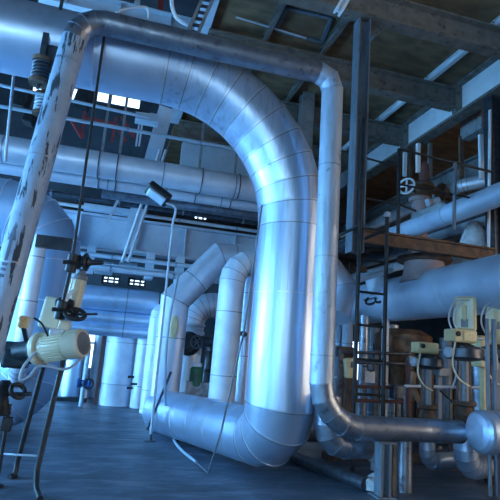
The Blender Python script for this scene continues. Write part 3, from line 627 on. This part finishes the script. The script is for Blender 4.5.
# ------------------------------------------------------------------ right pipes
pipe('blue_pipe', 'thick pale blue clad pipe running back under the rusty platform', 'pipe', [(5.3, 3.5, 2.65), (5.3, 14.5, 2.65)], .42, m=ALUK, every=1.35, seg=48, bw=.006, bh=.006, bm_=BANDL)
pipe('upper_pipe', 'medium silver-blue pipe above the rusty platform', 'pipe', [(5.8, 3.8, 4.24), (5.8, 10.8, 4.2)], .19, m=ALUK, every=1.6, seg=36, bw=.008)
pp = pipe('rear_pipe', 'small pale pipe with one bend behind the platform valve', 'pipe', [(7.2, 14, 5.45), (7.2, 9.2, 5.45), (7.65, 8.75, 5.52)], .15, [0, .3, 0], [0, 3, 0], m=ALUB, every=1.6, seg=24)
pipe('rear_pipe', 'pale straight pipe low behind the ladder top and railing', 'pipe', [(7.5, 9.8, 4.1), (7.5, 16, 4.1)], .13, m=ALUB, every=1.7, seg=24)
bm = B(); q = at(440, 218, X=5.75); lathe(bm, V((5.72, 8.35, 4.38)), (0, 1, 0), [(.03, -.6), (.1, -.5), (.1, .4), (.05, .45)], 24); solo('housing', bm, GREYST, 'grey half-round cover lying on the medium silver-blue pipe', 'cover')
# white draped sheet/cone at the corner
q = at(488, 240, Y=7.9); bm = B(); lathe(bm, V((q.x - .15, 8.1, 3.3)), (0, 0, 1), [(.85, .0), (.75, .1), (.5, .22), (.3, .42), (.2, .75), (.1, .95)], 20); solo('white_cover', bm, CLOTHM, 'dirty white conical cover behind the platform edge', 'cover')
# pink nozzle and flange
NX = at(424, 275, Y=7.7); NX.z = 2.85
t = thing('pipe_nozzle', NX, 'dull pink branch nozzle with dark flange on the thick blue pipe', 'nozzle')
bm = B(); lathe(bm, NX, (0, 0, 1), [(.42, 0), (.36, .15), (.34, .38)], 32); link('neck', bm, PINK, t)
bm = B(); lathe(bm, NX + V((0, 0, .36)), (0, 0, 1), [(.44, 0), (.47, .02), (.47, .08), (.3, .1), (.3, .13)], 32); link('flange', bm, RUST, t)
# valve on the platform
t = thing('platform_valve', (6.2, 9.5, 3.4), 'pink and brown gate valve on the platform with a white handwheel', 'valve')
q = at(420, 200, Y=9.5)
bm = B(); lathe(bm, V((q.x, 9.5, 3.4)), (0, 0, 1), [(.16, 0), (.16, q.z - 3.45), (.24, q.z - 3.44), (.24, q.z - 3.36)], 28); link('riser', bm, PINK, t)
bm = B(); lathe(bm, V((q.x, 9.5, q.z + .05)), (0, 0, 1), [(.26, 0), (.26, .07), (.15, .1), (.15, .2), (.3, .22), (.3, .3), (.12, .34)], 24); link('bonnet', bm, RUST, t)
q2 = at(424, 172, Y=9.5); bm = B(); lathe(bm, q2 - V((0, 0, .22)), (0, 0, 1), [(.09, 0), (.11, .05), (.11, .38), (.07, .46)], 20); link('gearbox', bm, RUSTR, t)
q3 = at(406.5, 186, Y=9.1); bm = B(); nrm = V((-.8, -.55, .1)); torus(bm, q3, nrm, .17, .025, 28, 8)
x, y, _ = frame_of(nrm)
for k in range(2):
    o = (x if k else y) * .17; bar(bm, q3 - o, q3 + o, .03, .03, nrm)
link('handwheel', bm, WHITE, t)['label'] = 'white spoked wheel'
bm = B(); cyl(bm, q3, V((q.x, 9.5, q3.z)), .035, 10); link('wheel_shaft', bm, DARKM, t)
bm = B(); q4 = at(440, 192, Y=9.6); cyl(bm, V((q.x, 9.5, q4.z)), q4, .09, 16); lathe(bm, q4, (1, 0, .1), [(.2, 0), (.2, .06), (.13, .08), (.13, .2), (.2, .22), (.2, .28)], 22); link('side_flange', bm, RUST, t)
bm = B(); q5 = at(418, 160, Y=9.5); bar(bm, q5 + V((0, 0, -.3)), q5 + V((0, 0, .4)), .08, .08); link('stem_guard', bm, WHITE, t)
q6 = at(432, 202, Y=9.3); bm = B(); lathe(bm, q6, (1, 0, .3), [(.08, -.15), (.1, -.13), (.06, 0), (.1, .12), (.1, .16)], 16); link('drain_valve', bm, PALEP, t)

# platform
t = thing('platform', (3.5, 7.0, 3.1), 'rusty brown steel platform above the thick blue pipe', 'platform')
bm = B(); ibeam(bm, (3.45, 7.0, 3.34), (6.1, 7.0, 3.34), .14, .22); link('front_beam', bm, RUST, t)
bm = B(); ibeam(bm, (2.9, 8.9, 3.24), (4.72, 8.9, 3.24), .14, .22); link('rear_beam', bm, RUST, t)
for k, y in enumerate((7.25, 7.62, 7.99, 8.36, 8.7)):
    bm = B(); span(bm, (3.0 if k > 0 else 3.45, y - .16, 3.36), (4.5 if k not in (0,) else 6.1, y + .16, 3.41)); link('deck_plate', bm, RUST, t)
for y0 in (3.55, 4.5):
    bm = B(); ibeam(bm, (y0, 7.0, 3.28), (y0, 8.9, 3.28), .1, .14); link('cross_bearer', bm, DARKM, t)
# railing
t = thing('guard_railing', at(398, 236, Y=7), 'thin black guard railing on the rusty platform', 'railing')
def rod(par, nm, a, b, r=.022, m_=DARK): bm = B(); tube(bm, [a, b], r, 8); return link(nm, bm, m_, par)
q = lambda x, y, yy=7.0: at(x, y, Y=yy)
rod(t, 'post', q(398, 236), q(399, 149), .03); rod(t, 'post', q(454, 230), q(455, 162), .03, COLST)
rod(t, 'top_rail', q(399, 149), q(492, 172), .022)
rod(t, 'mid_rail', q(398, 184), q(492, 202), .018)
bm = B(); tube(bm, [q(364, 198), q(398, 204), q(416, 211)], .02, 8); link('mid_rail', bm, DARK, t)
bm = B(); tube(bm, [q(362, 157), q(399, 167)], .018, 8); link('mid_rail', bm, DARK, t)
# ladder
t = thing('ladder', (3.24, 6.32, 0), 'black vertical steel ladder in front of the thick blue pipe', 'ladder')
rod(t, 'side_rail', V((3.24, 6.32, 0)), V((3.24, 6.32, 4.95)), .03); rod(t, 'side_rail', V((3.67, 6.32, 0)), V((3.67, 6.32, 3.5)), .03)
bm = B(); lathe(bm, (3.67, 6.32, 3.48), (0, 0, 1), [(.02, 0), (.05, .02), (.05, .06), (.02, .09)], 14); link('rail_cap', bm, PALEP, t)
zr = at(372, 395, Y=6.32).z; dz = (at(372, 293, Y=6.32).z - zr) / 3
for k in range(7):
    z = zr + dz * (k - 1); rod(t, 'rung', V((3.24, 6.32, z)), V((3.67, 6.32, z)), .018)
for x in (3.24, 3.67): bm = B(); bar(bm, (x, 6.32, 3.3), (x, 7.0, 3.3), .04, .03); link('stay', bm, DARK, t)

# mitred short pipe beside ladder, linkage on the blue pipe
m1, m2, m3 = at(320, 262, Y=7.6), at(336, 292, Y=7.6), at(352, 322, Y=7.2)
pipe('mitred_duct', 'short faceted blue duct elbow between narrow pipe and ladder', 'duct', [at(316, 250, Y=7.5), at(345, 288, Y=7.4), at(337, 318, Y=7.2)], .2, 0, 0, m=ALUK, seg=10, bw=.006)
t = thing('lever_linkage', at(370, 301, X=4.9), 'small dark lever linkage lying on the thick blue pipe', 'linkage')
c = at(372, 300, X=4.9)
bm = B(); torus(bm, c, (-.6, -.3, .6), .13, .025, 18, 6); torus(bm, c + V((.02, -.28, 0)), (-.6, -.3, .6), .1, .025, 18, 6); link('rings', bm, DARK, t)
bm = B(); bar(bm, c + V((0, .3, .02)), at(418, 290, X=4.92), .05, .04); link('lever_arm', bm, DARKM, t)
bm = B(); cyl(bm, at(352, 282, Y=8.2), at(392, 270, Y=8.2), .05, 12); solo('small_pipe', bm, ALUB, 'small pale slanting pipe above the lever linkage', 'pipe')
q = at(349, 282, Y=7.8); bm = B(); box(bm, q, (.08, .08, .1), None, .01); cyl(bm, q, q + V((0, 0, .35)), .012, 8); solo('switch_box', bm, DARK, 'tiny black switch box hanging beside the blue duct elbow', 'switch')
q0, q1 = at(372, 290, Y=8.6), at(384, 285, Y=8.6)
bm = B(); lathe(bm, at(374, 288, Y=8.7), (.5, 0, 1), [(.02, -.18), (.26, .12), (.26, .2)], 24); solo('funnel', bm, PALEP, 'pale funnel-shaped reducer behind the ladder rung', 'funnel')

# ------------------------------------------------------------------ lower right: supports and pipes
bm = B(); ibeam(bm, (3.06, 5.24, 0), (3.06, 5.24, .56), .14, .13, up=(1, 0, 0)); span(bm, (2.95, 5.13, 0), (3.17, 5.35, .015)); span(bm, (2.95, 5.13, .555), (3.17, 5.35, .575)); solo('pipe_support', bm, COLST, 'grey I-section post holding up the narrow pipe at the fallen pipe end', 'post')
bm = B(); span(bm, (3.14, 5.16, .02), (3.18, 5.32, .55)); solo('packing_plank', bm, RUST, 'reddish plank strapped against the grey I-section post', 'plank')
pipe('stub_pipe', 'short mottled aluminium pipe standing under the narrow pipe', 'pipe', [(3.46, 5.45, 0), (3.46, 5.45, .6)], .085, m=ALUD, every=.2, seg=24, bw=.006, bh=.03)
bm = B(); c0, c1 = at(366, 484, Z=.075), at(296, 458, Z=.075)
tube(bm, [c0, c1, c1 + (c1 - c0) * .2], .075, 20); solo('fallen_pipe', bm, DARKM, 'dark grey pipe lying loose on the floor behind the arch foot', 'pipe')
bm = B(); bmesh.ops.create_icosphere(bm, subdivisions=3, radius=1)
for v in bm.verts:
    n = math.sin(v.co.x * 5 + v.co.y * 3) * .12 + math.sin(v.co.z * 6 + v.co.x * 2) * .1; v.co *= 1 + n; v.co = V((v.co.x * .13, v.co.y * .13, max(-.02, v.co.z * .14)))
    v.co += at(373, 487, Z=.03) + V((0, 0, .0))
for f in bm.faces: f.smooth = True
solo('rag', bm, CLOTHM, 'crumpled dirty white rag on the floor beside the post', 'rag')
t = thing('drain_valve', at(374, 470, Z=0) * 1, 'small pale blue drain valve standing behind the grey post', 'valve')
q = V((at(374, 470, Z=0).x, at(374, 470, Z=0).y, 0))
bm = B(); lathe(bm, q, (0, 0, 1), [(.05, 0), (.05, .1), (.09, .12), (.09, .16), (.05, .2), (.08, .28), (.05, .36), (.1, .4), (.1, .44), (.03, .46), (.03, .56)], 18); link('body', bm, PALEP, t)
bm = B(); torus(bm, q + V((.14, -.02, .4)), (.3, 1, 0), .08, .015, 18, 6); link('handwheel', bm, PALEP, t)
# dark low pipes behind
pipe('low_pipe', 'dark low pipe lying along the floor behind the narrow pipe bend', 'pipe', [(2.6, 7.6, .32), (6.2, 7.6, .32)], .17, m=ALUD, every=1.2, seg=24)
pipe('grey_elbow', 'grey gored elbow tucked behind the lower bend of the narrow pipe', 'pipe', [(2.51, 5.53, 1.0), (2.51, 5.53, .46), (3.05, 5.58, .46)], .15, [0, .24, 0], [0, 3, 0], m=ALUD, seg=28, bw=.006)
bm = B(); span(bm, (3.2, 7.0, 0), (7.5, 7.2, .1)); solo('floor_timber', bm, RUST, 'long rusty timber on the floor under the dark low pipe', 'timber')
# right end big capped pipe
pipe('capped_pipe', 'short thick capped pipe entering at the photo edge near the floor', 'pipe', [(4.10, 4.95, .75), (6.5, 4.95, .75)], .235, m=ALU, every=.5, seg=40, bw=.006, bh=.008, offs=.22, caps=(False, True))
bm = B(); lathe(bm, (4.10, 4.95, .75), (-1, 0, 0), [(.235, 0), (.225, .03), (.19, .06), (.12, .08), (.02, .085)], 40); link('end_cap', bm, ALU, bpy.data.objects['capped_pipe'])
bm = B(); ibeam(bm, (4.45, 5.0, 0), (4.45, 5.0, .53), .12, .12, up=(1, 0, 0)); solo('pipe_support', bm, RUSTR, 'dark reddish post under the short thick capped pipe', 'post')
# vertical pipes with floor elbows under the valves
def foot_pipe(x, y, r, lab, top, dx):
    return pipe('foot_pipe', lab, 'pipe', [(x, y, top), (x, y, r + .05), (x + dx, y + .35, r + .05)], r, [0, r * 1.5, 0], [0, 4, 0], m=ALU, every=.55, seg=30, bw=.006, bh=.015, group='pipes bending along the floor')
foot_pipe(4.34, 6.3, .105, 'thinner silver pipe dropping from a valve and bending along the floor', .55, 1.0)
foot_pipe(4.52, 5.75, .15, 'thicker silver pipe dropping from a valve beside the capped pipe', .66, .8)

# ------------------------------------------------------------------ yellow valve actuators
def yellow_valve(base, s, lab, plate=True, boxside=-1, grp='valves with yellow actuators', h=1.0):
    b = V(base); t = thing('motor_valve', b, lab, 'valve', grp)
    z = lambda k: b + V((0, 0, k))
    bm = B(); lathe(bm, b, (0, 0, 1), [(.13 * s, 0), (.17 * s, .01), (.17 * s, .06), (.09 * s, .08), (.13 * s, .18), (.09 * s, .28), (.15 * s, .3), (.15 * s, .35)], 26); link('body', bm, RUST, t)
    for sx in (-1, 1):
        bm = B(); bar(bm, z(.34) + V((sx * .085 * s, 0, 0)), z(.34 + h * .42) + V((sx * .07 * s, 0, 0)), .035 * s, .05 * s); link('yoke_arm', bm, DARKM if sx < 0 else RUST, t)
    bm = B(); cyl(bm, z(.3), z(.36 + h * .42), .062 * s, 16); link('stem', bm, COLST, t)
    g0 = .34 + h * .42
    bm = B(); lathe(bm, z(g0), (0, 0, 1), [(.1 * s, 0), (.21 * s, .02), (.235 * s, .05), (.235 * s, .13 * s + .03), (.18 * s, .16 * s + .03), (.08 * s, .2 * s + .03)], 30)
    for k in range(8):
        a = k * PI / 4; o = V((math.cos(a), math.sin(a), 0)) * .19 * s; cyl(bm, z(g0 + .03) + o, z(g0 + .19 * s) + o, .02 * s, 8)
    link('gearbox', bm, DARKM, t)
    g1 = g0 + .22 * s + .03
    bm = B(); box(bm, z(g1 + .07 * s) + V((boxside * .08 * s, -.04, 0)), (.36 * s, .22 * s, .17 * s), None, .025 * s); ab = link('actuator_box', bm, YELLOW, t)
    bm = B(); box(bm, z(g1 + .07 * s) + V((boxside * .02 * s, -.04 - .12 * s, 0)), (.2 * s, .02, .13 * s), None, .008); link('box_lid', bm, YELLOW, ab)
    bm = B(); lathe(bm, z(g1 + .07 * s) + V((boxside * .2 * s, -.14, .02)), (0, -1, 0), [(.035 * s, 0), (.035 * s, .03), (.02 * s, .04)], 14); link('dial', bm, DARK, ab)
    bm = B(); lathe(bm, z(g0 + .1 * s) + V((-.2 * s, -.05, 0)), (-1, -.2, 0), [(.05 * s, 0), (.05 * s, .05), (.07 * s, .06), (.07 * s, .1), (.03 * s, .12)], 14); link('shaft_end', bm, PALEP, t)
    if plate:
        pc = z(g1 + .38 * s) + V((.05 * s, .02, 0)); R = Matrix.Rotation(-.85, 3, 'Z')
        bm = B(); box(bm, pc, (.28 * s, .08, .47 * s), R, .038); pl = link('cover_plate', bm, YELLOW, t)
        bm = B(); box(bm, pc + R @ V((0, -.04, 0)), (.22 * s, .03, .41 * s), R, .014); link('face_panel', bm, YPLATE, pl)
        bm = B(); box(bm, pc + R @ V((0.0, -.06, .0)), (.06 * s, .03, .22 * s), R, .012); link('slot_cover', bm, YELLOW, pl)
        bm = B(); box(bm, pc + R @ V((-.0, -.055, -.13 * s)), (.09 * s, .04, .11 * s), R, .01); link('junction_block', bm, GREYST, pl)
        bm = B(); box(bm, pc + R @ V((0, -.052, .175 * s)), (.12 * s, .006, .02 * s), R); link('name_strip', bm, DARKM, pl)
        bm = B(); hose(bm, [pc + V((-.1 * s, -.06, .18 * s)), pc + V((-.26 * s, -.08, .1 * s)), pc + V((-.32 * s, -.08, -.12 * s)), pc + V((-.2 * s, -.08, -.34 * s))], .011); link('cable', bm, CABLE, t)
        bm = B(); hose(bm, [pc + V((-.08 * s, -.06, .14 * s)), pc + V((-.22 * s, -.08, .04 * s)), pc + V((-.24 * s, -.08, -.14 * s)), pc + V((-.14 * s, -.08, -.3 * s))], .011); link('cable', bm, CABLE, t)
    bm = B(); hose(bm, [z(g1 + .06 * s) + V((.12 * s, -.06, 0)), z(g1 + .02) + V((.38 * s, -.08, 0)), z(g1 - .25 * s) + V((.44 * s, -.1, 0)), z(g1 - .5 * s) + V((.36 * s, -.1, 0))], .014); link('cable', bm, CABLE, t)
    bm = B(); hose(bm, [z(g1) + V((-.2 * s, -.1, 0)), z(g1 - .3 * s) + V((-.26 * s, -.12, 0)), z(g1 - .48 * s) + V((-.16 * s, -.12, 0)), z(g1 - .56 * s) + V((-.02 * s, -.14, 0))], .012); link('cable', bm, YPLATE, t)
    return t
yellow_valve((4.54, 5.8, .66), 1.0, 'valve with tall cream face plate on the thicker foot pipe', True, -1, h=1.23)
yellow_valve((4.34, 6.3, .55), .9, 'valve with only a yellow box on the thinner foot pipe', False, -1, h=1.15)
q = at(495, 340, Y=5.9)
yellow_valve((q.x, 5.9, 0), 1.0, 'valve with cream face plate cut by the photo edge', True, 1, h=2.86)
q = at(350, 368, Y=8.2)
t = thing('motor_valve', (q.x, 8.2, .4), 'small valve with pale yellow cover behind the ladder foot', 'valve', 'valves with yellow actuators')
bm = B(); box(bm, q, (.2, .14, .34), Matrix.Rotation(-.1, 3, 'Y'), .03); link('cover_plate', bm, YELLOW, t)
bm = B(); bar(bm, (q.x, 8.25, 0), (q.x, 8.25, q.z - .1), .12, .1); link('post', bm, RUST, t)
bm = B(); box(bm, q + V((0, -.08, .06)), (.05, .02, .1), None, .006); link('slot_cover', bm, DARKM, t)
# bluish upright conduits at the edge
for k, (px, r) in enumerate(((488, .024), (495, .03))):
    q = at(px, 380, Y=5.3); bm = B(); cyl(bm, V((q.x, 5.3, 0)), V((q.x, 5.3, 2.05)), r, 14); solo('upright_conduit', bm, COLST, ['thinner blue-grey upright conduit beside the capped pipe', 'thicker blue-grey upright conduit at the photo edge'][k], 'conduit', 'upright conduits at the edge')
q = at(486, 352, Y=7); bm = B(); box(bm, q, (.4, .25, .5), None, .03); span(bm, (q.x - .05, 7.0, 0), (q.x + .05, 7.1, q.z)); solo('yellow_cabinet', bm, YELLOW, 'yellow cabinet behind the edge conduits', 'cabinet')

# ------------------------------------------------------------------ dark background machinery at right
bgl = [(345, 9.5, .11, 2.2, PALEP, 'pale upright pipe behind the yellow-covered small valve'), (362, 9.0, .09, 2.3, ALUD, 'dull upright pipe between the ladder rails'),
       (372, 10.4, .13, 2.2, COLST, 'dark blue upright pipe behind the white notice'), (384, 8.8, .07, 2.3, PALEP, 'thin pale upright pipe along the ladder rail'),
       (392, 10.5, .12, 2.3, ALUB, 'silver upright pipe beside the brown lagged vessel'), (420, 9.6, .16, 2.0, RUST, 'rusty upright pipe behind the thinner foot pipe valve'),
       (446, 8.8, .12, 2.0, COLST, 'slate upright pipe between the two yellow valves'), (480, 8.0, .16, 1.9, ALUD, 'wide grey upright pipe behind the edge conduits'),
       (337, 10.2, .13, 2.2, COLST, 'dark upright pipe nearest the narrow pipe bend'), (408, 8.3, .05, 1.5, RUSTR, 'thin red-brown upright pipe behind the yellow box valve')]
for px, y, r, h, m_, lab in bgl:
    q = at(px, 400, Y=y)
    pipe('upright_pipe', lab, 'pipe', [(q.x, y, 0), (q.x, y, h)], r, m=m_, every=.7, seg=18, bw=.012, bh=.12, group='upright pipes in the dark machinery')
q0 = at(402, 395, Y=9.3)
t = thing('lagged_vessel', (q0.x, 9.3, 0), 'brown lagged conical vessel hanging under the thick blue pipe', 'vessel')
bm = B(); lathe(bm, (q0.x, 9.3, .7), (0, 0, 1), [(.1, 0), (.18, .12), (.56, 1.0), (.58, 1.3), (.36, 1.42)], 28); link('cone', bm, RUSTP, t)
bm = B(); lathe(bm, (q0.x, 9.3, 0), (0, 0, 1), [(.16, 0), (.16, .03), (.1, .05), (.1, .75)], 20); link('outlet', bm, DARKM, t)
for k in range(3):
    a = .5 + k * 2.1; bm = B(); bar(bm, (q0.x + math.cos(a) * .5, 9.3 + math.sin(a) * .5, 0), (q0.x + math.cos(a) * .55, 9.3 + math.sin(a) * .55, 1.8), .06, .06); link('leg', bm, DARK, t)
q0 = at(440, 392, Y=10.5)
t = thing('lagged_tank', (q0.x, 10.5, 0), 'rust-brown tank deep behind the yellow box valve', 'tank')
bm = B(); lathe(bm, (q0.x, 10.5, .1), (0, 0, 1), [(.55, 0), (.6, .04), (.6, 1.5), (.4, 1.75), (.1, 1.85)], 30); link('shell', bm, RUSTP, t)
for z in (.5, 1.1): bm = B(); lathe(bm, (q0.x, 10.5, z), (0, 0, 1), [(.6, 0), (.63, .005), (.63, .06), (.6, .065)], 30); link('hoop', bm, DARKM, t)
# orange hose bend
bm = B(); hose(bm, [at(414, 372, Y=7.6), at(413, 388, Y=7.6), at(420, 402, Y=7.6), at(426, 406, Y=7.6)], .05, 8, 12); solo('bent_hose', bm, RUSTP, 'short orange-brown bent hose behind the thinner foot pipe', 'hose')
# rails
t = thing('rear_railing', at(330, 412, Y=7.9), 'low pale rear rail running behind the yellow valves', 'railing')
rod(t, 'top_rail', at(405, 386, Y=7.4), at(500, 388, Y=7.4), .025, PALEP)
for px in (405, 428, 449, 472): q = at(px, 386, Y=7.4); rod(t, 'post', V((q.x, 7.4, 0)), q, .02, DARKM)
rod(t, 'brace', at(440, 390, Y=7.4), at(452, 402, Y=7.4), .02, DARK)
t = thing('pipe_rack', at(368, 420, Y=8.6), 'dark pipe rack with horizontal bars behind the ladder', 'rack')
for py in (352, 362, 386, 400): rod(t, 'bar', at(340, py, Y=8.6), at(412, py + 2, Y=8.6), .03, DARKM if py < 380 else RUSTR)
for px in (341, 376, 410): q = at(px, 350, Y=8.65); bm = B(); bar(bm, (q.x, 8.65, 0), (q.x, 8.65, q.z), .08, .08); link('post', bm, DARKM, t)
bm = B(); q = at(370, 377, Y=8.3); box(bm, q, (.19, .012, .2)); solo('hanging_notice', bm, WHITE, 'small blank white square notice hanging behind the ladder', 'notice')
q = at(371, 367, Y=8.25); bm = B(); torus(bm, q, (.1, 1, 0), .07, .018, 20, 6); cyl(bm, q, q + V((0, .3, 0)), .015, 8); bar(bm, q - V((.07, 0, 0)), q + V((.07, 0, 0)), .015, .015); solo('small_handwheel', bm, DARKM, 'small dark handwheel just above the white notice', 'handwheel')
for k, (px, py, y, sx, sz, m_, lab) in enumerate(((415, 372, 9.0, .3, .3, RUST, 'rusty box behind the gearbox of the yellow box valve'), (420, 352, 9.8, .5, .5, RUSTR, 'dark red panel behind the yellow box valve'), (400, 392, 8.6, .35, .25, DARKM, 'dark control box between ladder and yellow box valve'), (456, 378, 9.2, .35, .5, BRICK, 'dark brown box behind the cream plate valve'), (345, 352, 9.2, .3, .2, RUST, 'rusty junction box above the small yellow cover'), (441, 372, 8.2, .22, .16, COLST, 'slate small box between the two yellow valves'))):
    q = at(px, py, Y=y); bm = B(); box(bm, q, (sx, .2, sz), None, .02); span(bm, (q.x - .04, y + .02, 0), (q.x + .04, y + .1, q.z)); solo('control_box', bm, m_, lab, 'box', 'boxes among the dark machinery')

# ================================================================== LIGHT
wd = bpy.data.worlds.new('world'); S.world = wd; wd.use_nodes = True
bg = wd.node_tree.nodes['Background']; bg.inputs[0].default_value = (.42, .62, 1.0, 1); bg.inputs[1].default_value = .25
S.view_settings.view_transform = 'Standard'; S.view_settings.look = 'None'; S.view_settings.gamma = 1; S.view_settings.use_curve_mapping = False
S.view_settings.exposure = 1.0
